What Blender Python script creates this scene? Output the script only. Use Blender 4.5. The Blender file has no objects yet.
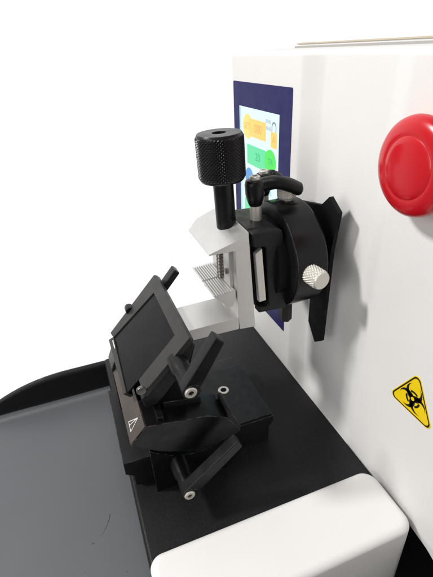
import bpy, bmesh, math, random
from mathutils import Vector, Matrix, noise

# ------------------------------------------------------------------ camera, world, lamps
scene = bpy.context.scene
COL = scene.collection
U = 0.01                                     # everything below is written in centimetres
cam_d = bpy.data.cameras.new("camera"); cam = bpy.data.objects.new("camera", cam_d); COL.objects.link(cam)
cam_d.sensor_fit = 'VERTICAL'; cam_d.sensor_height = 24.0; cam_d.lens = 417.0 / 577.0 * 24.0
cam_d.clip_start = 0.01; cam_d.clip_end = 100.0
right = Vector((0.93529596, -0.3505101, -0.04862245))
down = Vector((-0.21529022, -0.45458313, -0.86429411))
fwd = Vector((0.28084087, 0.81883872, -0.50063116))
M = Matrix.Identity(4)
for i in range(3):
    M[i][0] = right[i]; M[i][1] = -down[i]; M[i][2] = -fwd[i]
M[2][3] = 26 * U
cam.matrix_world = M
scene.camera = cam

world = bpy.data.worlds.new("World"); scene.world = world; world.use_nodes = True
nt = world.node_tree; nt.nodes.clear()
wo = nt.nodes.new('ShaderNodeOutputWorld'); bg = nt.nodes.new('ShaderNodeBackground')
tc = nt.nodes.new('ShaderNodeTexCoord'); sp = nt.nodes.new('ShaderNodeSeparateXYZ')
rp = nt.nodes.new('ShaderNodeValToRGB')
ad = nt.nodes.new('ShaderNodeMath'); ad.operation = 'MULTIPLY_ADD'; ad.inputs[1].default_value = 0.5; ad.inputs[2].default_value = 0.5
dp = nt.nodes.new('ShaderNodeVectorMath'); dp.operation = 'DOT_PRODUCT'; dp.inputs[1].default_value = (0.35, 0.937, 0.0)
nt.links.new(tc.outputs['Generated'], dp.inputs[0]); nt.links.new(dp.outputs['Value'], ad.inputs[0])
nt.links.new(ad.outputs[0], rp.inputs[0]); nt.links.new(rp.outputs[0], bg.inputs[0]); nt.links.new(bg.outputs[0], wo.inputs[0])
e = rp.color_ramp.elements                    # room behind the viewer is dim, the empty background ahead is set to glow white
e[0].position = 0.62; e[0].color = (0.20, 0.19, 0.185, 1)
e[1].position = 0.80; e[1].color = (1, 1, 1, 1)
bg.inputs['Strength'].default_value = 1.06


def area(name, loc, target, size, power, col=(1, 0.985, 0.965), sy=None):
    d = bpy.data.lights.new(name, 'AREA'); d.energy = power; d.color = col
    d.size = size * U
    if sy: d.shape = 'RECTANGLE'; d.size_y = sy * U
    o = bpy.data.objects.new(name, d); COL.objects.link(o)
    o.location = Vector(loc) * U
    o.rotation_euler = (Vector(target) - Vector(loc)).to_track_quat('-Z', 'Y').to_euler()
    return o


area("ceiling_lamp", (-62, 40, 88), (13, 18, 8), 12, 8.4)
area("ceiling_lamp", (5, 2, 120), (8, 15, 5), 30, 1.9, sy=60)
area("left_fill", (-95, -20, 45), (10, 15, 8), 60, 3.8, col=(1, 0.98, 0.96))  # unseen fill added on the left to make up for the dimmed world
scene.view_settings.view_transform = 'Standard'
scene.view_settings.look = 'None'
scene.view_settings.exposure = 0.04
scene.view_settings.gamma = 1.0


# ------------------------------------------------------------------ materials
def mat(name, col, rough=0.5, metal=0.0, bump=0.0, bscale=900, rvar=0.0, cvar=0.0, cscale=60, coat=0.0, emit=None, spec=0.5, stretch=None, edge_light=0.0):
    m = bpy.data.materials.new(name); m.use_nodes = True
    t = m.node_tree; b = t.nodes['Principled BSDF']
    b.inputs['Base Color'].default_value = (*([c_ * .08 for c_ in col] if emit else col), 1); b.inputs['Roughness'].default_value = rough
    b.inputs['Metallic'].default_value = metal; b.inputs['Coat Weight'].default_value = coat
    b.inputs['Specular IOR Level'].default_value = spec
    if emit:
        b.inputs['Emission Color'].default_value = (*col, 1); b.inputs['Emission Strength'].default_value = emit
    c = t.nodes.new('ShaderNodeTexCoord')
    mp = t.nodes.new('ShaderNodeMapping'); t.links.new(c.outputs['Object'], mp.inputs[0])
    if stretch: mp.inputs['Scale'].default_value = stretch

    def nz(s, det=3):
        n = t.nodes.new('ShaderNodeTexNoise'); n.inputs['Scale'].default_value = s; n.inputs['Detail'].default_value = det
        t.links.new(mp.outputs[0], n.inputs['Vector']); return n
    if bump:
        n = nz(bscale); bp = t.nodes.new('ShaderNodeBump'); bp.inputs['Strength'].default_value = bump
        bp.inputs['Distance'].default_value = 0.0003
        t.links.new(n.outputs['Fac'], bp.inputs['Height']); t.links.new(bp.outputs[0], b.inputs['Normal'])
    if rvar:
        n = nz(cscale * 1.7, 6); mr = t.nodes.new('ShaderNodeMapRange')
        mr.inputs['From Min'].default_value = 0.3; mr.inputs['From Max'].default_value = 0.7
        mr.inputs['To Min'].default_value = max(0.02, rough - rvar); mr.inputs['To Max'].default_value = rough + rvar
        t.links.new(n.outputs['Fac'], mr.inputs[0]); t.links.new(mr.outputs[0], b.inputs['Roughness'])
    if cvar and not edge_light:
        n = nz(cscale, 6); r = t.nodes.new('ShaderNodeValToRGB')
        r.color_ramp.elements[0].position = 0.3; r.color_ramp.elements[1].position = 0.7
        r.color_ramp.elements[0].color = (*[x * (1 - cvar) for x in col], 1)
        r.color_ramp.elements[1].color = (*[min(1, x * (1 + cvar)) for x in col], 1)
        t.links.new(n.outputs['Fac'], r.inputs[0]); t.links.new(r.outputs[0], b.inputs['Base Color'])
    if edge_light:  # highlight lines along edges, painted into the base colour and broken up by noise
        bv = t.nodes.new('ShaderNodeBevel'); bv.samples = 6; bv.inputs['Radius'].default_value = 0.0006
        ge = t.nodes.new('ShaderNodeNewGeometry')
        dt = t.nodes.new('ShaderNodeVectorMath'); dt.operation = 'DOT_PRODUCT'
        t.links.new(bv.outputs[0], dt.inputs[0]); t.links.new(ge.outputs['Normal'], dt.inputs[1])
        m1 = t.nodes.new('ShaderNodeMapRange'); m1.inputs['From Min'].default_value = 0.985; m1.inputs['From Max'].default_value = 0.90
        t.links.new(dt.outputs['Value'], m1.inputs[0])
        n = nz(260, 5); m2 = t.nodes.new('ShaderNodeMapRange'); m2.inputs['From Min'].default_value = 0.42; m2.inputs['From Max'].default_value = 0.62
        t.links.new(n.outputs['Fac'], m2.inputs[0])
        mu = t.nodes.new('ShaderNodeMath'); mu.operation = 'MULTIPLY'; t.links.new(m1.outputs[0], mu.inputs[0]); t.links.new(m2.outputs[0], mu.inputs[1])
        mw = t.nodes.new('ShaderNodeMath'); mw.operation = 'MULTIPLY'; mw.inputs[1].default_value = edge_light; t.links.new(mu.outputs[0], mw.inputs[0])
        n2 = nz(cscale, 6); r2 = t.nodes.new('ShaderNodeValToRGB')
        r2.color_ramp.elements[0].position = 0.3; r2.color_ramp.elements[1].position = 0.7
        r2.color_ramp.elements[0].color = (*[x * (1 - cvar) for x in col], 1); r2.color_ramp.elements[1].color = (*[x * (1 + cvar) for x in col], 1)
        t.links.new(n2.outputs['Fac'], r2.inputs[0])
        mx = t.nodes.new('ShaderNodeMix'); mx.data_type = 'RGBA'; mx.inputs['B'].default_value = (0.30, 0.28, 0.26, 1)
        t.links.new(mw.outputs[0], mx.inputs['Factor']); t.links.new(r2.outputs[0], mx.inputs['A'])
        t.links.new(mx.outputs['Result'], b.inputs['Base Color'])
    return m


WHITE = mat("white_paint", (0.815, 0.805, 0.79), 0.5, spec=0.25, bump=0.25, bscale=1500, rvar=0.06, cvar=0.015, cscale=25)
WHITE2 = mat("white_moulding", (0.83, 0.82, 0.81), 0.42, spec=0.3, bump=0.12, bscale=700, rvar=0.05, cvar=0.012, cscale=30)
NAVY = mat("navy_film", (0.014, 0.014, 0.105), 0.5, rvar=0.06, spec=0.2)
BLACK = mat("black_anodised", (0.014, 0.014, 0.016), 0.42, bump=0.15, bscale=1800, rvar=0.1, cvar=0.15, cscale=90, spec=0.26, edge_light=0.8)
BLACKG = mat("black_satin", (0.006, 0.006, 0.007), 0.32, rvar=0.08, spec=0.28, edge_light=0.85, cvar=0.1)
BLACKM = mat("black_matt", (0.005, 0.005, 0.006), 0.7, rvar=0.1, spec=0.2)
KNURL = mat("black_knurl", (0.008, 0.008, 0.009), 0.34, rvar=0.06, spec=0.4)
PLASTIC = mat("black_plastic", (0.007, 0.007, 0.008), 0.34, bump=0.2, bscale=1500, rvar=0.08, spec=0.32, edge_light=0.4, cvar=0.1)
GRAPH = mat("graphite_metal", (0.038, 0.037, 0.036), 0.42, metal=0.3, bump=0.15, bscale=1500, rvar=0.08, edge_light=0.6, cvar=0.1, spec=0.4)
CHEEK_LIT = mat("warm_lit_cheek", (0.085, 0.070, 0.061), 0.4, metal=0.35, bump=0.1, rvar=0.08, cvar=0.12, cscale=150)  # brown stands for warm light caught by the rocker's left face
POWDER = mat("powder_coat", (0.013, 0.013, 0.014), 0.36, bump=0.45, bscale=1900, rvar=0.1, cvar=0.2, cscale=900, spec=0.24)
GLASS = mat("black_gloss", (0.006, 0.006, 0.006), 0.24, rvar=0.08, spec=0.10, cvar=0.3, cscale=70)
ALU = mat("bead_blasted_aluminium", (0.70, 0.69, 0.675), 0.38, metal=0.8, bump=0.3, bscale=2600, rvar=0.05, cvar=0.02, cscale=90)
STEEL = mat("steel", (0.62, 0.60, 0.56), 0.28, metal=1.0, rvar=0.08, cvar=0.06, cscale=300)
BRIGHT = mat("bright_zinc", (0.72, 0.70, 0.64), 0.35, metal=0.45)
STEELD = mat("dark_steel", (0.22, 0.2, 0.18), 0.35, metal=0.9, rvar=0.08)
TRAY = mat("tray_coating", (0.113, 0.121, 0.131), 0.40, bump=0.2, bscale=700, rvar=0.04, cvar=0.04, cscale=10, spec=0.4)
TRAY_SHADE = mat("tray_wall_shade", (0.008, 0.008, 0.009), 0.5, rvar=0.06, spec=0.3)  # shade on the inside of the rear wall, painted in as near-black
RED = mat("red_plastic", (0.56, 0.006, 0.014), 0.24, rvar=0.04, spec=0.5, coat=0.15)
YELLOW = mat("yellow_plastic", (0.85, 0.50, 0.02), 0.4)
STICK = mat("sticker_yellow", (0.95, 0.68, 0.010), 0.4, rvar=0.05, cvar=0.03)
INK = mat("sticker_black", (0.012, 0.011, 0.01), 0.45)
SCR = mat("scuff", (0.05, 0.052, 0.056), 0.5)
MARK = mat("engraved_white", (0.75, 0.72, 0.68), 0.5)
BEIGE = mat("aged_trim", (0.55, 0.49, 0.38), 0.5)
TRIM = mat("lid_seal", (0.38, 0.37, 0.35), 0.5)
S_BG = mat("screen_glow", (0.76, 0.97, 1.0), 0.3, emit=0.88)
S_CY = mat("screen_cyan", (0.55, 0.92, 0.95), 0.3, emit=0.7)
S_OR = mat("screen_orange", (1.0, 0.62, 0.13), 0.3, emit=0.95)
S_OR2 = mat("screen_pale_orange", (1.0, 0.70, 0.18), 0.3, emit=0.95)
S_OT = mat("screen_orange_ink", (1.0, 0.50, 0.12), 0.3, emit=0.75)
S_GR = mat("screen_green", (0.10, 0.80, 0.35), 0.3, emit=0.85)
S_GR2 = mat("screen_bright_green", (0.05, 0.85, 0.08), 0.3, emit=0.85)
S_GT = mat("screen_green_ink", (0.04, 0.62, 0.25), 0.3, emit=0.6)
S_BL = mat("screen_blue", (0.1, 0.42, 0.95), 0.3, emit=0.65)
S_GY = mat("screen_grey", (0.5, 0.5, 0.72), 0.3, emit=0.4)


# ------------------------------------------------------------------ object helpers
def root(name, label, cat, loc):
    o = bpy.data.objects.new(name, None); COL.objects.link(o); o.location = Vector(loc) * U
    o.empty_display_size = 0.02; o["label"] = label; o["category"] = cat
    return o


def world_loc(o):
    v = o.location.copy()
    while o.parent: o = o.parent; v += o.location
    return v


def obj(name, bm, m, parent, smooth=30, label=None):
    """links a bmesh written in centimetres as one mesh under its parent"""
    base = world_loc(parent) if parent else Vector()
    if bm.verts:
        lo = [min(v.co[i] for v in bm.verts) for i in range(3)]; hi = [max(v.co[i] for v in bm.verts) for i in range(3)]
        ctr = Vector([(a + b) / 2 for a, b in zip(lo, hi)]) * U
    else: ctr = Vector()
    for v in bm.verts: v.co = v.co * U - ctr
    bmesh.ops.recalc_face_normals(bm, faces=bm.faces)
    me = bpy.data.meshes.new(name); bm.to_mesh(me); bm.free()
    ms = m if isinstance(m, list) else [m]
    for x in ms: me.materials.append(x)
    if smooth:
        me.polygons.foreach_set('use_smooth', [True] * len(me.polygons))
        me.set_sharp_from_angle(angle=math.radians(smooth))
    o = bpy.data.objects.new(name, me); COL.objects.link(o)
    o.parent = parent; o.location = ctr - base
    if smooth:
        w = o.modifiers.new("normals", 'WEIGHTED_NORMAL'); w.keep_sharp = True; w.weight = 100
    if label: o["label"] = label
    return o


def bev(bm, w, seg=3, ang=25):
    if w <= 0: return bm
    ed = [e for e in bm.edges if len(e.link_faces) == 2 and e.calc_face_angle(0) > math.radians(ang)]
    bmesh.ops.bevel(bm, geom=ed, offset=w, segments=seg, profile=0.5, affect='EDGES', clamp_overlap=True)
    return bm


def box(x0, x1, y0, y1, z0, z1, b=0.06, bm=None, seg=3):
    n = bmesh.new()
    bmesh.ops.create_cube(n, size=1)
    for v in n.verts:
        v.co = Vector((x0 + (v.co.x + .5) * (x1 - x0), y0 + (v.co.y + .5) * (y1 - y0), z0 + (v.co.z + .5) * (z1 - z0)))
    bev(n, b, seg)
    return merge(bm, n)


def merge(a, b):
    if a is None: return b
    me = bpy.data.meshes.new("tmp"); b.to_mesh(me); b.free(); a.from_mesh(me); bpy.data.meshes.remove(me)
    return a


def prism(pts, y0, y1, b=0.05, axis='y', seg=2, mp=None, ang=25):
    """extrude a closed 2D outline; axis y: pts are (x,z); axis x: pts are (y,z); axis z: pts are (x,y)"""
    f = {'y': lambda p, t: (p[0], t, p[1]), 'x': lambda p, t: (t, p[0], p[1]), 'z': lambda p, t: (p[0], p[1], t)}[axis]
    if mp: f = mp
    bm = bmesh.new()
    A = [bm.verts.new(f(p, y0)) for p in pts]; B = [bm.verts.new(f(p, y1)) for p in pts]
    n = len(pts)
    bm.faces.new(A); bm.faces.new(B[::-1])
    for i in range(n): bm.faces.new((A[i], B[i], B[(i + 1) % n], A[(i + 1) % n]))
    bmesh.ops.recalc_face_normals(bm, faces=bm.faces)
    bev(bm, b, seg, ang)
    return bm


def basis(axis):
    a = Vector(axis).normalized()
    t = Vector((0, 0, 1)) if abs(a.z) < 0.9 else Vector((1, 0, 0))
    u = a.cross(t).normalized(); v = a.cross(u)
    return u, v, a


def lathe(prof, org, axis, seg=48, bm=None, ell=None):
    """prof: list of (radius, height along the axis)"""
    u, v, a = basis(axis); org = Vector(org)
    n = bmesh.new(); rings = []
    for r, h in prof:
        if r < 1e-4: rings.append([n.verts.new(org + a * h)])
        else:
            rings.append([n.verts.new(org + a * h + u * (r * math.cos(k * 2 * math.pi / seg)) + v * (r * math.sin(k * 2 * math.pi / seg))) for k in range(seg)])
    for A, B in zip(rings, rings[1:]):
        for k in range(seg):
            k2 = (k + 1) % seg
            if len(A) == 1 and len(B) == 1: continue
            if len(A) == 1: n.faces.new((A[0], B[k], B[k2]))
            elif len(B) == 1: n.faces.new((A[k], B[0], A[k2]))
            else: n.faces.new((A[k], B[k], B[k2], A[k2]))
    return merge(bm, n)


def rod(p0, p1, r0, r1=None, b=0.04, seg=40, bm=None):
    r1 = r0 if r1 is None else r1
    p0 = Vector(p0); p1 = Vector(p1); L = (p1 - p0).length
    return lathe([(0, 0), (r0 - b, 0), (r0 - b * .3, b * .3), (r0, b), (r1, L - b), (r1 - b * .3, L - b * .3), (r1 - b, L), (0, L)], p0, p1 - p0, seg, bm)


def knurl(p0, p1, R, n=36, rows=10, depth=0.05, b=0.1, caps=None, hole=None):
    """cylinder with a real diamond knurl"""
    p0 = Vector(p0); p1 = Vector(p1); u, v, a = basis(p1 - p0); L = (p1 - p0).length
    seg = n * 6; hs = rows * 6
    bm = bmesh.new(); rings = []

    def ring(r, h, f=None):
        out = []
        for k in range(seg):
            th = k / seg; rr = r
            if f: rr = r + f(th)
            out.append(bm.verts.new(p0 + a * h + u * (rr * math.cos(th * 2 * math.pi)) + v * (rr * math.sin(th * 2 * math.pi))))
        return out
    tri = lambda x: abs((x % 1.0) - 0.5) * 2
    rings.append([bm.verts.new(p0)])
    rings.append(ring(R - b - .02, 0)); rings.append(ring(R - depth - 0.01, b * .8))
    for j in range(hs + 1):
        t = j / hs; h = b + (L - 2 * b) * t
        edge = min(1, min(t, 1 - t) * 25)
        f = lambda th: -depth * edge * min(1, 1.5 * (1 - min(1, 1.25 * min(tri(th * n + t * rows / 1.0), tri(th * n - t * rows / 1.0)))))* 1.0 - depth * (1 - edge)
        rings.append(ring(R, h, f))
    rings.append(ring(R - depth - 0.01, L - b * .8)); rings.append(ring(R - b - .02, L))
    if hole:
        rings.append(ring(hole, L)); rings.append(ring(hole, L - 0.5)); rings.append([bm.verts.new(p0 + a * (L - 0.5))])
    else: rings.append([bm.verts.new(p1)])
    for A, B in zip(rings, rings[1:]):
        for k in range(seg):
            k2 = (k + 1) % seg
            if len(A) == 1: bm.faces.new((A[0], B[k], B[k2]))
            elif len(B) == 1: bm.faces.new((A[k], B[0], A[k2]))
            else: bm.faces.new((A[k], B[k], B[k2], A[k2]))
    return bm


def socket_head(p, axis, r=0.3, rim=None, h=0.25, sunk=0.16):
    """hex-socket screw head: ring, hexagonal hole"""
    u, v, a = basis(axis); p = Vector(p); bm = bmesh.new(); seg = 36

    def hexr(k):
        th = k / seg * 2 * math.pi; q = ((th + math.pi / 6) % (math.pi / 3)) - math.pi / 6
        return r * 0.52 * math.cos(math.pi / 6) / math.cos(q)
    spec = [(lambda k: r, 0), (lambda k: r, h - .05), (lambda k: r - .05, h), (hexr, h), (lambda k: hexr(k) * .98, h - sunk)]
    rings = [[bm.verts.new(p + a * hh + u * (f(k) * math.cos(k * 2 * math.pi / seg)) + v * (f(k) * math.sin(k * 2 * math.pi / seg))) for k in range(seg)] for f, hh in spec]
    for A, B in zip(rings, rings[1:]):
        for k in range(seg): bm.faces.new((A[k], B[k], B[(k + 1) % seg], A[(k + 1) % seg]))
    bm.faces.new(rings[-1]); bm.faces.new(rings[0][::-1])
    return bm


# ------------------------------------------------------------------ 1. the machine
mic = root("microtome", "large white instrument housing with colour screen, red stop button and black bed", "microtome", (20, 12, 0))


def smooth(a, b, x):
    t = max(0, min(1, (x - a) / (b - a))); return t * t * (3 - 2 * t)


def ramp(a, b, x):
    t = max(0, min(1, (x - a) / (b - a)))
    e_ = 0.12
    if t < e_: return t * t / (2 * e_) / (1 - e_)
    if t > 1 - e_: return 1 - (1 - t) ** 2 / (2 * e_) / (1 - e_)
    return (t - e_ / 2) / (1 - e_)


def face_x(y, z):
    rec = ramp(25.75, 23.9, y) * (1 - smooth(18.1, 16.3, y))           # shallow recess behind the specimen head
    x = 15.22 + 0.50 * rec + 0.10 * smooth(25.75, 24.2, y)
    t = max(0.0, 1 - z / 1.7)
    x = x + (15.30 - x) * t ** 2.2                                      # foot fillet running out to the bed line
    return x


def housing():
    bm = bmesh.new(); R = 0.35; TOP = 25.6; YF = 37.5; YE = 0.6
    ys = [-14, -6, 0, 5, 9, 12, 14, 15.5] + [16 + .1 * i for i in range(22)] + [18.5 + .5 * i for i in range(11)] + [23.7 + .12 * i for i in range(20)] + [26.5, 28, 31, 34, 35.75]
    ys += [YF - YE + YE * math.sin(t * math.pi / 2 / 6) for t in range(1, 7)]
    ys = sorted(set(round(y, 4) for y in ys)); rows = []
    for y in ys:
        t = max(0, (y - (YF - YE)) / YE); ins = YE * (1 - math.sqrt(max(0, 1 - t * t)))
        zb = -0.15 - max(0, 10.3 - y) * 0.38
        zs = [0.15 * k for k in range(1, 13)] + [2.2 + (TOP - R - 2.2) * k / 40 for k in range(0, 41)]
        p = [(44 - ins, zb), (face_x(y, 0) + ins + .15, zb)]
        p += [(face_x(y, 0) + ins, max(zb + .1, -.0))] + [(face_x(y, z) + ins, z) for z in zs]
        for k in range(1, 9):
            an = k / 8 * math.pi / 2
            p.append((face_x(y, TOP - R) + ins + R * (1 - math.cos(an)), TOP - R - ins + (0 if False else 0) + R * math.sin(an) + 0))
        p = [(x, min(z, TOP - ins * .6)) for x, z in p]
        p += [(19, TOP - ins * .6), (44 - ins, TOP - ins * .6)]
        rows.append([bm.verts.new((x, y, z)) for x, z in p])
    n = min(len(r) for r in rows)
    for A, B in zip(rows, rows[1:]):
        for k in range(n): bm.faces.new((A[k], A[(k + 1) % n], B[(k + 1) % n], B[k]))
    bm.faces.new(rows[0]); bm.faces.new(rows[-1][::-1])
    return bm


obj("housing", housing(), WHITE, mic, 50)
obj("lid", box(20.5, 43, -12, 35.5, 25.5, 25.95, 0.1), WHITE2, mic)
obj("lid_seal", box(20.1, 20.47, -12, 35.2, 25.58, 25.74, 0.03), TRIM, mic)
obj("lid_trim", box(20.42, 20.62, -12, 35.4, 25.86, 25.97, 0.02), BEIGE, mic)
obj("base", box(0.3, 42, -14, 36.0, -9.0, -6.4, 0.2), BLACKM, mic)
obj("bed", box(-0.34, 15.75, 11.0, 34.4, -3.9, 0.0, 0.28), POWDER, mic)
def plan_round(x0, x1, y0, y1, rs, n=10):
    out = []
    for (cx_, cy_, a0), r_ in zip(((x1, y1, 0), (x0, y1, 90), (x0, y0, 180), (x1, y0, 270)), rs):
        sx_ = -1 if cx_ == x1 else 1; sy_ = -1 if cy_ == y1 else 1
        for k in range(n + 1):
            an = math.radians(a0 + 90 * k / n); out.append((cx_ + sx_ * r_ + r_ * math.cos(an), cy_ + sy_ * r_ + r_ * math.sin(an)))
    return out


bl = bmesh.new(); rings = []
levels = [(-9.0, 0.0)] + [(0.55 - 0.5 + .0, 0.0)] + [(1.02 - .5 + .5 * math.sin(a_ * math.pi / 16), .5 * (1 - math.cos(a_ * math.pi / 16))) for a_ in range(1, 9)]
for z_, ins_ in levels:
    rings.append([bl.verts.new((x_, y_, z_)) for x_, y_ in plan_round(-0.32 + ins_, 14.98 - ins_, 9.62 + ins_, 14.0 - ins_, [1.0 - ins_ * .8, 0.8 - ins_ * .8, .8 - ins_ * .8, 0.9 - ins_ * .8])])
for A, B in zip(rings, rings[1:]):
    for k in range(len(A)): bl.faces.new((A[k], A[(k + 1) % len(A)], B[(k + 1) % len(A)], B[k]))
bl.faces.new(rings[-1]); bl.faces.new(rings[0][::-1])
obj("hand_rest", bl, WHITE2, mic, 60)

# control panel
PX = 15.22


def flat(pts, x, th, b=0.0):
    """flat piece on the machine face: pts are (y,z), front at x, thickness th behind"""
    return prism(pts, x, x + th, b, axis='x')


def rrect(y0, y1, z0, z1, r, n=6):
    out = []
    for cy, cz, a0 in ((y1 - r, z1 - r, 0), (y0 + r, z1 - r, 90), (y0 + r, z0 + r, 180), (y1 - r, z0 + r, 270)):
        for k in range(n + 1):
            an = math.radians(a0 + 90 * k / n); out.append((cy + r * math.cos(an), cz + r * math.sin(an)))
    return out


def circ(cy, cz, r, n=40): return [(cy + r * math.cos(k * 2 * math.pi / n), cz + r * math.sin(k * 2 * math.pi / n)) for k in range(n)]


pan = obj("control_panel", flat(rrect(26.6, 36.8, 3.8, 23.45, 0.12), PX - 0.03, 0.1), NAVY, mic)
X1 = PX - 0.04
obj("screen", flat(rrect(28.35, 35.55, 9.5, 21.6, 0.03), X1, 0.05), S_BG, pan)
obj("screen_edge", flat(rrect(35.2, 35.55, 9.5, 21.55, 0.02), X1 - .005, 0.03), S_CY, pan)
X2 = X1 - 0.012
ic = flat(circ(33.85, 20.12, 0.98), X2, 0.02)
obj("orange_button", ic, S_OR2, pan)
obj("orange_value_field", flat(rrect(30.45, 33.6, 19.42, 20.82, 0.1), X2 - .004, 0.02), S_OR, pan)
obj("green_value_field", flat(rrect(29.6, 34.0, 17.1, 18.72, 0.1), X2, 0.02), S_GR, pan)
obj("green_button", flat(circ(29.65, 18.0, 0.95), X2 - .004, 0.02), S_GR2, pan)
obj("blue_button", flat(circ(33.6, 15.9, 0.85), X2, 0.02), S_BL, pan)
obj("blue_value_field", flat(rrect(29.4, 32.2, 15.3, 16.5, 0.1), X2, 0.02), S_CY, pan)
obj("lower_value_field", flat(rrect(29.4, 34.6, 12.6, 13.9, 0.1), X2, 0.02), S_GR, pan)
obj("lower_button", flat(circ(30.3, 11.0, 0.8), X2, 0.02), S_BL, pan)
lk = flat(rrect(28.62, 29.62, 19.15, 20.3, 0.1), X2, 0.02)
obj("padlock_icon", lk, S_OR, pan)
bm = bmesh.new()
for r0, r1 in ((0.26, 0.38),):
    pts = [(29.12 + r1 * math.cos(math.pi * k / 16), 20.62 + 1.1 * r1 * math.sin(math.pi * k / 16)) for k in range(17)]
    pts = [(29.12 + r1, 20.3)] + pts + [(29.12 - r1, 20.3)]
    inn = [(29.12 + r0 * math.cos(math.pi * k / 16), 20.62 + 1.1 * r0 * math.sin(math.pi * k / 16)) for k in range(17)]
    inn = [(29.12 + r0, 20.3)] + inn + [(29.12 - r0, 20.3)]
    V1 = [bm.verts.new((X2, *p)) for p in pts]; V2 = [bm.verts.new((X2, *p)) for p in inn]
    for k in range(len(V1) - 1): bm.faces.new((V1[k], V1[k + 1], V2[k + 1], V2[k]))
obj("padlock_shackle", bm, S_GY, pan)


def text(s, y, z, h, m, parent, x, name="lettering"):
    cu = bpy.data.curves.new("t", 'FONT'); cu.body = s; cu.size = 1.0; cu.align_x = 'CENTER'; cu.align_y = 'CENTER'
    o = bpy.data.objects.new("t", cu); COL.objects.link(o)
    bpy.context.view_layer.update()
    me = bpy.data.meshes.new_from_object(o.evaluated_get(bpy.context.evaluated_depsgraph_get()))
    bpy.data.objects.remove(o)
    b = bmesh.new(); b.from_mesh(me); bpy.data.meshes.remove(me)
    for v in b.verts: v.co = Vector((x, y - v.co.x * h, z + v.co.y * h))
    return obj(name, b, m, parent, 0)


X3 = X2 - 0.012
text("SET", 33.95, 20.15, 0.75, S_OT, pan, X3)
text("000", 31.85, 20.12, 0.95, S_OT, pan, X3)
text("20", 31.9, 17.9, 0.9, S_GT, pan, X3)
text("TR", 29.6, 18.0, 0.7, S_GT, pan, X3)
text("00:00", 30.05, 20.95, 0.36, S_GY, pan, X3)
text("00:00", 30.0, 20.45, 0.36, S_GY, pan, X3)
text("A", 29.12, 19.72, 0.8, S_OT, pan, X3)

# emergency stop
cy, cz = 14.0, 21.12
st = lathe([(0.9, 0.3), (0.95, 0.85), (1.75, 0.9), (1.98, 0.96), (2.12, 1.10), (2.15, 1.26), (2.11, 1.42), (1.98, 1.56), (1.78, 1.67), (1.55, 1.72), (1.40, 1.735), (1.35, 1.72), (1.31, 1.725), (1.25, 1.775), (1.05, 1.82), (0.6, 1.86), (0, 1.87)], (15.35, cy, cz), (-1, 0, 0), 96)
eb = obj("emergency_stop_button", st, RED, mic, 60)
obj("collar", lathe([(0, 0), (1.95, 0), (1.95, 0.25), (1.85, 0.34), (1.15, 0.36), (1.15, 0.9), (0, .9)], (15.36, cy - .1, cz), (-1, 0, 0), 64), YELLOW, eb, 30)

# warning sticker, biohazard trefoil as flat cut-outs
SX = 15.30


def rtri(y0, y1, z0, z1, r, off=0.0):
    P = [Vector((y0, z0)), Vector((y1, z0)), Vector(((y0 + y1) / 2 - .0, z1))]
    c = (P[0] + P[1] + P[2]) / 3; out = []
    for i in range(3):
        p = P[i]; a = (P[i - 1] - p).normalized(); b = (P[(i + 1) % 3] - p).normalized()
        bis = (a + b).normalized(); half = math.acos(max(-1, min(1, a.dot(b)))) / 2
        cc = p + bis * ((r + off) / math.sin(half)); s = (p - cc).normalized()
        a0 = math.atan2(s.y, s.x); sp_ = math.pi / 2 - half
        for k in range(9): t = a0 - sp_ + 2 * sp_ * k / 8; out.append((cc.x + r * math.cos(t), cc.y + r * math.sin(t)))
    return out


T = (10.62, 14.0, 7.62, 10.55)
sx = face_x(12, 9) - 0.015
stk = obj("warning_sticker", flat(rtri(*T, 0.3), sx, 0.03), STICK, mic)
bm = bmesh.new()
o_ = rtri(*T, 0.27, 0.05); i_ = rtri(*T, 0.22, 0.13)
A = [bm.verts.new((sx - .006, *p)) for p in o_]; B = [bm.verts.new((sx - .006, *p)) for p in i_]
for k in range(len(A)): bm.faces.new((A[k], A[(k + 1) % len(A)], B[(k + 1) % len(A)], B[k]))
obj("sticker_border", bm, INK, stk, 0)


def biohazard(cy, cz, s, x):
    bm = bmesh.new()

    def ringarc(c, ro, ri, co, n=48, a0=0, a1=360, taper=None):
        # crescent between an outer circle c,ro and an inner circle co,ri
        prev = None
        for k in range(n + 1):
            t = math.radians(a0 + (a1 - a0) * k / n)
            p = c + Vector((math.cos(t), math.sin(t))) * ro
            d = Vector((math.cos(t), math.sin(t)))
            # intersection of ray from c with inner circle
            f = c - co; b_ = f.dot(d); cc = f.dot(f) - ri * ri; disc = b_ * b_ - cc
            r_in = (-b_ + math.sqrt(disc)) if disc > 0 else ro
            r_in = min(r_in, ro)
            q = c + d * r_in
            v1 = bm.verts.new((x, cy + s * p.x, cz + s * p.y)); v2 = bm.verts.new((x, cy + s * q.x, cz + s * q.y))
            if prev: bm.faces.new((prev[0], v1, v2, prev[1]))
            prev = (v1, v2)
    for k in range(3):
        an = math.radians(90 + 120 * k); d = Vector((math.cos(an), math.sin(an)))
        ringarc(d * 0.40, 0.535, 0.40, d * 0.565, a0=math.degrees(an) + 22, a1=math.degrees(an) + 338)      # horned crescents
        pr = None
        for j in range(15):                                                 # arc of the broken ring
            t = an + math.radians(-31 + 62 * j / 14)
            v1 = bm.verts.new((x - .002, cy + s * .49 * math.cos(t), cz + s * .49 * math.sin(t)))
            v2 = bm.verts.new((x - .002, cy + s * .37 * math.cos(t), cz + s * .37 * math.sin(t)))
            if pr: bm.faces.new((pr[0], v1, v2, pr[1]))
            pr = (v1, v2)
    return bm


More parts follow.
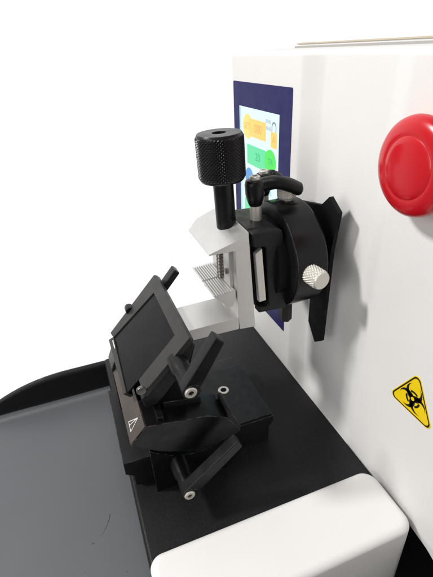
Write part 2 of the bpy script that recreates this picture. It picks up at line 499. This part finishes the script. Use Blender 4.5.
obj("biohazard_symbol", biohazard(12.3, 8.66, 1.06, sx - .008), INK, stk, 0)
obj("symbol_centre", flat(circ(12.3, 8.66, 0.12), sx - .02, 0.008), STICK, stk, 0)

# ------------------------------------------------------------------ 2. specimen holder on its arm
sh = root("specimen_holder", "black arm head with aluminium specimen clamp and knurled black knob in front of the screen", "specimen clamp", (11, 22.5, 7))
# slot cover: sharp-ended black plate against the machine face
pts = [(19.45, 17.25), (20.5, 17.95), (21.3, 17.2), (24.6, 16.6), (24.6, 13.0), (21.8, 11.6), (21.75, 10.6), (21.75, 8.2), (20.75, 6.95), (20.0, 7.55), (19.85, 14.5)]
obj("slot_cover", prism(pts, 14.45, 14.75, 0.03, axis='x'), BLACKM, sh)
obj("arm", rod((13.4, 22.6, 13.6), (15.9, 22.6, 13.6), 0.8), BLACK, sh)
# drum
dr = lathe([(0, 0), (2.2, 0), (3.35, 0.05), (3.48, 0.16), (3.5, 0.3), (3.5, 2.05), (3.46, 2.17), (3.38, 2.25), (0, 2.25)], (11.5, 22.35, 13.95), (1, 0, 0.03), 128)
drum = obj("drum", dr, BLACKG, sh, 40)
obj("drum_neck", rod((10.9, 22.4, 13.9), (11.7, 22.4, 13.9), 2.7), BLACKM, sh)
# knurled bolt on top of the drum
kb = obj("knurled_bolt", knurl((12.66, 22.4, 17.65), (12.60, 22.4, 18.72), 0.62, 22, 5, 0.06, 0.08), BRIGHT, sh, 25)
obj("bolt_shank", rod((12.75, 22.4, 17.1), (12.68, 22.4, 18.0), 0.26), BRIGHT, kb)
obj("bolt_seat", lathe([(0.3, 0.0), (0.75, 0.0), (0.78, 0.03), (0.78, .06), (0.3, .06)], (12.76, 22.4, 17.38), (0, 0, 1), 40), BLACKM, kb)
# pin below
obj("hexagonal_pin", lathe([(0, 0), (0.42, 0), (0.47, .06), (0.47, 2.8), (0, 2.8)], (12.9, 22.4, 8.4), (-0.02, 0, 1), 6), GRAPH, sh, 20)
# thumb screw pointing at the viewer
ts = obj("thumb_screw", knurl((12.42, 19.35, 14.0), (12.62, 17.85, 13.95), 0.62, 22, 5, 0.06, 0.07), BRIGHT, sh, 25)
obj("screw_shank", rod((12.4, 20.2, 14.0), (12.45, 19.3, 14.0), 0.3), STEELD, ts)
# dovetail block
pts = [(9.28, 16.55), (11.22, 16.55), (11.42, 15.6), (11.78, 10.9), (10.3, 9.95), (9.86, 10.0)]
pts = [(9.22, 16.7), (11.15, 16.6), (11.32, 16.3), (11.76, 10.98), (9.8, 11.12)]
dv = obj("dovetail_block", prism(pts, 20.9, 24.6, 0.16, seg=4), BLACK, sh)
obj("gib_strip", prism([(9.47, 15.3), (9.93, 15.6), (10.24, 11.95), (9.75, 11.9)], 20.25, 20.6, 0.04), ALU, dv)
obj("dovetail_cover", prism([(9.3, 16.62), (11.0, 16.62), (11.25, 16.5), (11.36, 16.2), (11.78, 10.94), (9.72, 11.08), (9.74, 11.5), (10.44, 11.45), (10.2, 15.6), (9.38, 15.75)], 20.28, 20.95, 0.09, seg=3), BLACK, dv)


# aluminium clamp frame: C-shaped profile (x,z) through y 20.4 .. 24.7
Y0, Y1 = 20.4, 24.7
c = bmesh.new()
fr = prism([(8.25, 15.75), (8.27, 16.29), (9.14, 16.74), (9.55, 10.0), (8.45, 10.1), (8.35, 11.05)], Y0, Y1, 0.04)
clampf = obj("clamp_frame", fr, ALU, sh)
# roof jaw: wedge that slopes down to its tip, far corner cut off
bm = bmesh.new()
topf = [(6.66, Y0, 15.83), (8.27, Y0, 16.30), (9.12, Y0, 16.75), (9.12, Y1, 16.95), (8.55, Y1 + .1, 16.85), (7.35, Y1, 16.42), (6.72, 24.5, 15.85)]
botf = [(6.66, Y0, 15.74), (8.27, Y0, 15.72), (9.12, Y0, 15.72), (9.12, Y1, 15.72), (8.55, Y1 + .1, 15.72), (7.35, Y1, 15.72), (6.72, 24.5, 15.74)]
A = [bm.verts.new(p) for p in topf]; B = [bm.verts.new(p) for p in botf]
n = len(A)
bm.faces.new((A[0], A[1], A[5], A[6])); bm.faces.new((A[1], A[4], A[5])); bm.faces.new((A[1], A[2], A[3], A[4])); bm.faces.new(B[::-1])
for k in range(n): bm.faces.new((A[k], B[k], B[(k + 1) % n], A[(k + 1) % n]))
for v in bm.verts:                                  # 2 mm proud of the upright, so no faces coincide
    if v.co.y < 20.5: v.co.y -= 0.02
bmesh.ops.recalc_face_normals(bm, faces=bm.faces)
bev(bm, 0.03, 2, 20)
obj("clamp_roof", bm, ALU, sh)
obj("lower_lip", prism([(4.2, 10.18), (4.2, 10.95), (8.4, 11.05), (8.4, 10.12)], Y0 + .02, 23.3, 0.04), ALU, sh)
# moving ridged jaw: comb of ridges running away from the viewer, split by a groove
pr = [(6.82, 12.35)]
pts = [(6.80, 12.95)]
nr = 9
for k in range(nr):
    x0 = 6.80 + 1.42 * k / nr; w = 1.42 / nr
    pts += [(x0 + .02, 12.99 + .012 * k), (x0 + w * .55, 13.0 + .012 * k), (x0 + w * .68, 12.89 + .012 * k), (x0 + w * .95, 12.89 + .012 * k)]
pts += [(8.24, 13.05), (8.24, 12.28), (8.1, 12.2), (8.05, 11.95), (7.55, 11.95), (7.45, 12.3)]
bm = prism(pts, Y0 + .05, 22.45, 0.0); bm = merge(bm, prism(pts, 22.62, 24.7, 0.0))
bm = merge(bm, box(6.95, 8.2, 22.4, 22.7, 12.6, 12.9, 0.0))
obj("ridged_jaw", bm, ALU, sh, 20)
obj("jaw_carrier", box(8.05, 8.3, 20.9, 21.9, 12.2, 15.7, 0.05), ALU, sh)
js = bmesh.new(); js = None
prof = []
for k in range(23): prof += [(0.25 if k % 2 else 0.20, 0.12 * k)]
obj("jaw_spindle", lathe([(0, 0)] + prof + [(0, 2.7)], (8.06, 22.5, 13.0), (0, 0, 1), 32), STEELD, sh, 20)
obj("jaw_grub_screw", rod((8.0, 21.2, 14.1), (7.9, 21.2, 14.1), 0.2, b=.02), STEELD, sh)
# the big knob
kn = obj("knurled_knob", knurl((8.46, 22.5, 19.35), (8.36, 22.5, 21.95), 1.38, 40, 13, 0.07, 0.12, hole=0.4), KNURL, sh, 25)
obj("knob_shaft", rod((8.60, 22.5, 16.3), (8.47, 22.5, 19.45), 0.60, b=.1), BLACKG, kn)


def curve_tube(path, name, m, parent, squash=1.0, seg=20):
    """skinned lever arm: path of (point, half-width, half-height)"""
    bm = bmesh.new(); rings = []
    P = [Vector(p[0]) for p in path]
    # resample with Catmull-Rom
    pts = []
    for i in range(len(P) - 1):
        p0 = P[max(0, i - 1)]; p1 = P[i]; p2 = P[i + 1]; p3 = P[min(len(P) - 1, i + 2)]
        for k in range(8):
            t = k / 8
            q = 0.5 * ((2 * p1) + (-p0 + p2) * t + (2 * p0 - 5 * p1 + 4 * p2 - p3) * t * t + (-p0 + 3 * p1 - 3 * p2 + p3) * t ** 3)
            s = t * t * (3 - 2 * t)
            pts.append((q, path[i][1] * (1 - s) + path[i + 1][1] * s, path[i][2] * (1 - s) + path[i + 1][2] * s))
    pts.append((P[-1], path[-1][1], path[-1][2]))
    for i, (q, w, h) in enumerate(pts):
        d = (pts[min(i + 1, len(pts) - 1)][0] - pts[max(0, i - 1)][0]).normalized()
        side = d.cross(Vector((0, 0, 1))).normalized(); up = side.cross(d)
        rings.append([bm.verts.new(q + side * w * math.cos(a) + up * h * math.sin(a)) for a in [k * 2 * math.pi / seg for k in range(seg)]])
    for A, B in zip(rings, rings[1:]):
        for k in range(seg): bm.faces.new((A[k], B[k], B[(k + 1) % seg], A[(k + 1) % seg]))
    for R_, c_ in ((rings[0], pts[0][0]), (rings[-1], pts[-1][0])):
        v = bm.verts.new(c_)
        for k in range(seg): bm.faces.new((R_[k], R_[(k + 1) % seg], v))
    return bm


# curved clamping levers on the dovetail block
def curved_lever(x, y, z, d, L, s=1.0):
    """hub at x,y ; z = underside of the hub; d = unit direction of the handle"""
    d = Vector((d[0], d[1], 0)).normalized()
    h = lathe([(0, 0), (0.36 * s, 0), (0.40 * s, 0.06), (0.50 * s, 0.35 * s), (0.58 * s, 0.7 * s), (0.60 * s, 1.3 * s), (0.54 * s, 1.52 * s), (0.42 * s, 1.6 * s), (0, 1.6 * s)], (x, y, z), (-0.04, 0, 1), 40)
    o0 = Vector((x, y, z))
    up = Vector((0, 0, 1))
    path = [(o0 + d * 0.0 + up * 1.10 * s, .50 * s, .40 * s), (o0 + d * .6 * s + up * 1.25 * s, .46 * s, .42 * s), (o0 + d * L * .5 + up * 1.30 * s, .50 * s, .40 * s),
            (o0 + d * L * .78 + up * 1.08 * s, .52 * s, .42 * s), (o0 + d * L + up * .80 * s, .50 * s, .40 * s), (o0 + d * (L + .2) + up * .74 * s, .30 * s, .22 * s)]
    bm = merge(h, curve_tube(path, "", None, None))
    lv = obj("clamping_lever", bm, PLASTIC, sh, 50)
    obj("lever_screw", socket_head((x - .03, y, z + 1.5 * s), (-0.04, 0, 1), 0.33 * s, h=.3), BRIGHT, lv)
    obj("lever_shank", rod((x + .03, y, z - 0.95), (x, y, z + .1), 0.36 * s), BRIGHT, lv)
    return lv


curved_lever(10.45, 22.3, 17.55, (1.0, -0.25), 2.65)
curved_lever(12.0, 24.3, 17.4, (0.9, 0.2), 1.3, 0.9)

# ------------------------------------------------------------------ 3. blade holder
bh = root("blade_holder", "black blade holder with tilted guard plate and clamping levers standing on the black bed", "blade holder", (4, 22, 0))
# base block with undercut sides
pts = [(-0.02, 0.02), (-0.02, 0.95), (-0.53, 1.35), (-0.53, 2.42), (10.55, 2.30), (10.55, 1.75), (10.2, 1.3), (10.2, 0.02)]
obj("base_block", prism(pts, 19.45, 26.9, 0.05, ang=20), BLACK, bh)
obj("base_top_plate", box(2.2, 10.47, 19.6, 25.6, 2.28, 2.44, 0.03), BLACK, bh)
sk = obj("socket_screw", lathe([(0.20, .02), (0.40, .02), (0.44, .06), (0.44, .14), (0.40, .17), (0.24, .17), (0.22, .02)], (8.06, 23.2, 2.34), (0, 0, 1), 40), BRIGHT, bh)
obj("socket", lathe([(0, 0), (0.23, 0), (0.23, 0.01), (0, 0.01)], (8.06, 23.2, 2.455), (0, 0, 1), 6), BLACKM, sk)
# segment base with concave top (centre of curvature above)
def arc(x0, z0, x1, z1, sag, n=14):
    return [(x0 + (x1 - x0) * k / n, z0 + (z1 - z0) * k / n - sag * 4 * (k / n) * (1 - k / n)) for k in range(n + 1)]


top_arc = arc(1.22, 4.15, 6.3, 3.05, 0.95)
pts = [(1.25, 0.0)] + top_arc + [(6.35, 0.0)]
obj("segment_base", prism(pts, 18.35, 20.2, 0.03, ang=40), BLACKG, bh)
obj("segment_support", box(1.4, 5.0, 20.1, 25.6, 2.3, 5.6, 0.05), BLACKM, bh)
# rocker: flat-topped segment sitting in the cradle
ra = arc(0.19, 6.1, 7.07, 4.3, 1.12, 20)
pts = ra + [(7.07, 4.5), (6.2, 5.9), (4.93, 6.57), (1.23, 7.24)]
rk = obj("rocker_segment", prism(pts, 17.5, 19.7, 0.035, ang=18), BLACKG, bh)
obj("rocker_slide", prism([(0.25, 6.0), (5.1, 5.2), (5.1, 6.52), (4.93, 6.55), (1.23, 7.22)], 19.6, 25.8, 0.03, ang=18), BLACKG, rk)
# inclined left end face of the rocker, warm reflected light painted on as brown
a0 = Vector((0.19, 6.1)); b0 = Vector((1.23, 7.24)); dd = (b0 - a0).normalized(); nn_ = Vector((-dd.y, dd.x))
q = [a0 + nn_ * .05 + dd * .03, b0 + nn_ * .05 - dd * .03, b0 + nn_ * .002 - dd * .03, a0 + nn_ * .002 + dd * .03]
obj("end_cheek", prism([tuple(v) for v in q], 17.55, 24.4, 0.01), CHEEK_LIT, rk)


def on_cheek(s, y, off=0.06): p = a0 + dd * s + nn_ * off; return Vector((p.x, y, p.y))


def strip(P, Q, w, nrm, bm):
    d = (Q - P).normalized(); s = d.cross(nrm).normalized() * w / 2
    vs = [bm.verts.new(v) for v in (P - s - d * w / 2, P + s - d * w / 2, Q + s + d * w / 2, Q - s + d * w / 2)]; bm.faces.new(vs)


bm = bmesh.new(); N3 = Vector((nn_.x, 0, nn_.y))
t1, t2, t3, t4 = on_cheek(.36, 19.1), on_cheek(1.17, 18.6), on_cheek(.34, 18.3), on_cheek(.36, 18.8)
for i, (P, Q) in enumerate(((t1, t2), (t2, t3), (t3, t1), (t4, t2))): strip(P + N3 * .002 * i, Q + N3 * .002 * i, 0.05, N3, bm)
obj("triangle_mark", bm, MARK, rk, 0)
# things on the flat of the rocker
def zt(x): return 7.24 - (x - 1.23) * 0.181
obj("rear_step", prism([(2.6, zt(2.6) - .1), (2.6, zt(2.6) + .45), (5.0, zt(5.0) + .45), (5.0, zt(5.0) - .3)], 18.75, 25.5, 0.05), BLACK, rk)
obj("slide_rail", prism([(1.95, zt(1.95) - .1), (1.95, zt(1.95) + .35), (2.35, zt(2.35) + .35), (2.35, zt(2.35) - .1)], 17.75, 25.5, 0.04), BLACKG, rk)
obj("right_fin", prism([(6.3, 5.0), (6.25, 6.3), (6.5, 6.35), (7.15, 4.75), (7.1, 4.35)], 17.52, 19.35, 0.08), BLACK, rk)
obj("rear_fin", prism([(1.6, 6.6), (1.2, 7.6), (1.6, 8.6), (4.9, 8.0), (5.0, 6.2)], 22.0, 25.8, 0.08), BLACK, rk)
# carrier under the guard
obj("blade_carrier", prism([(1.9, 7.0), (1.5, 8.6), (4.6, 11.4), (5.0, 10.9), (4.3, 8.6), (4.7, 6.5)], 19.0, 26.2, 0.06), BLACKM, bh)
obj("carrier_cheek", prism([(1.35, 8.35), (4.65, 11.65), (4.85, 11.3), (4.3, 9.9), (2.2, 7.7), (1.5, 7.7)], 18.55, 18.95, 0.04), BLACK, bh)
# slanted slab frame: local axes u up the slope, n out of it
P0 = Vector((1.42, 0, 8.77)); uu = Vector((0.706, 0, 0.708)); ww = Vector((-0.708, 0, 0.706))


def slab(pts, t0, t1, b=0.05, seg=3):
    """pts (u,y) in the guard plane, from t0 to t1 along its normal"""
    return prism(pts, t0, t1, b, mp=lambda p, t: P0 + uu * p[0] + Vector((0, p[1], 0)) + ww * t, seg=seg)


fr = slab([(0, 18.5), (4.42, 18.5), (4.46, 18.6), (4.5, 26.7), (4.35, 27.0), (-1.15, 26.75), (-1.0, 25.9), (3.65, 25.3), (3.65, 19.85), (0.1, 19.8)], -0.40, 0.0, 0.06)
gf = obj("guard_frame", fr, GRAPH, bh)
obj("guard_plate", slab([(-1.15, 20.0), (3.9, 19.7), (3.9, 25.5), (-0.95, 25.95)], -0.24, -0.10, 0.03), GLASS, bh)
obj("guard_lip", slab([(-1.42, 20.1), (-1.16, 20.0), (-0.96, 26.0), (-1.5, 26.3)], -0.6, -0.02, 0.04), GRAPH, gf)
bm = bmesh.new()
for k, (a_, b_) in enumerate(((0, .12), (.17, .33), (.38, .5), (.55, .62))):
    y_ = 25.55 - a_ * 1.5
    P = P0 + uu * (-1.06) + ww * 0.035 + Vector((0, y_, 0)); Q = P + Vector((0, -(b_ - a_) * 1.5, 0))
    strip(P, Q, 0.07 if k % 2 else 0.10, ww, bm)
obj("guard_marking", bm, MARK, gf, 0)


# straight levers with a boss pointing at the viewer
def straight_lever(bx, bz, ywall, yend, tip, w0=0.62, w1=0.36, name="clamping_lever", ythick=0.75):
    boss = lathe([(0, 0), (0.56, 0), (0.60, .08), (0.58, (ywall - yend) * .42), (0.50, (ywall - yend) * .48), (0.54, (ywall - yend) - .12), (0.46, (ywall - yend)), (0, (ywall - yend))], (bx, ywall, bz), (0.04, -1, -0.02), 40)
    d = Vector((tip[0] - bx, tip[1] - bz)); L = d.length; d.normalize(); s = Vector((-d.y, d.x))
    P = Vector((bx, bz)); pts = []
    for k in range(9):
        an = math.pi / 2 + math.pi * k / 8
        v = P + d * (w0 * math.cos(an)) + s * (w0 * math.sin(an)); pts.append(v)
    e1 = P + d * L - s * w1; e2 = P + d * (L + .12) + s * w1 * .9
    pts += [e1, e2]
    bm = prism([tuple(v) for v in pts], yend + .02, yend + ythick, 0.07, seg=3, ang=30)
    lv = obj(name, merge(boss, bm), PLASTIC, bh, 35)
    obj("lever_screw", socket_head((bx, yend + .12, bz), (0.0, -1, 0), 0.34, h=.22), BRIGHT, lv)
    return lv


straight_lever(2.92, 2.35, 18.4, 15.75, (6.3, 5.25), 0.46, 0.34)
straight_lever(3.72, 10.35, 18.9, 15.95, (5.5, 13.15), 0.46, 0.33)

obj("hinge_screw", rod((1.42, 18.6, 9.15), (1.42, 18.35, 9.15), 0.28, b=.06), STEELD, bh)
obj("rear_lever", prism([(4.3, 10.7), (5.85, 12.45), (6.2, 12.1), (4.7, 10.4)], 25.9, 26.8, 0.1), PLASTIC, bh)
obj("rear_knob", rod((2.3, 26.4, 9.6), (2.3, 27.1, 9.6), 0.32, b=.1), PLASTIC, bh)
obj("foot_bracket", prism([(0.1, 2.45), (0.1, 6.3), (0.6, 7.4), (1.2, 7.4), (1.2, 2.45)], 24.5, 26.2, 0.06), GRAPH, bh)

# ------------------------------------------------------------------ 4. waste tray
wt = root("waste_tray", "wide grey-blue waste tray with raised rear wall in painted shade, left of the blade holder", "tray", (-12, 18, -3.6))


def rim(x):
    if x > -4: return -0.28 - 0.04 * (x + 4) / 4
    t = (-4 - x); return -0.28 - 0.030 * t ** 2 - 0.0008 * t ** 3


def tray():
    bm = bmesh.new(); rows = []
    xs = [1.2, 0.5, -0.3, -1, -2] + [-3 - .75 * i for i in range(36)]
    ys = [-16, -8, 0] + [2 + 2 * i for i in range(15)]
    for x in xs:
        y_w = 34.0 - 0.006 * max(0, -x - 8) ** 2
        fl = -3.55 + 0.0035 * max(0, -x - 3) ** 1.6
        p = [(y, fl) for y in ys]
        r = 0.85
        cyy, czz = y_w - r, fl + r
        for k in range(0, 9):
            an = k / 8 * math.pi / 2 * .93; p.append((cyy + r * math.sin(an), czz - r * math.cos(an)))
        zr = max(rim(x), fl + 0.95)
        for k in range(1, 7): p.append((y_w + .02 * k, czz + (zr - czz) * k / 6))
        p.append((y_w + .22, zr + .06)); p.append((y_w + .36, zr - .02))
        rows.append([bm.verts.new((x, y, z)) for y, z in p])
    for A, B in zip(rows, rows[1:]):
        for k in range(len(A) - 1):
            f = bm.faces.new((A[k], B[k], B[k + 1], A[k + 1]))
            f.material_index = 1 if k >= len(ys) + 6 else 0
    bmesh.ops.recalc_face_normals(bm, faces=bm.faces)
    return bm


t_ = obj("tray_shell", tray(), [TRAY, TRAY_SHADE], wt, 60)
so = t_.modifiers.new("thickness", 'SOLIDIFY'); so.thickness = 0.0022; so.offset = 0.0
bm = bmesh.new()
for k in range(9):
    P = Vector((-2.29 - .04 * k - .006 * k * k, 20.4 - .16 * k, -3.42)); Q = Vector((-2.29 - .04 * (k + 1) - .006 * (k + 1) ** 2, 20.4 - .16 * (k + 1), -3.42))
    strip(P, Q, 0.035 * (1 - k / 10), Vector((0, 0, 1)), bm)
obj("scratch", bm, SCR, wt, 0)
random.seed(4)
for cx_, cy_, r_ in [(-2.6, 15.2, .03), (-1.8, 16.0, .03), (-3.7, 18.7, .06), (-4.4, 17.0, .03), (-1.2, 11.8, .05), (-6.0, 14.5, .03)]:
    bm = bmesh.new()
    vs = [bm.verts.new((cx_ + r_ * random.uniform(.7, 1.2) * math.cos(k), cy_ + r_ * random.uniform(.7, 1.2) * math.sin(k), -3.42)) for k in [j * 2 * math.pi / 8 for j in range(8)]]
    bm.faces.new(vs)
    obj("speck", bm, SCR, wt, 0)
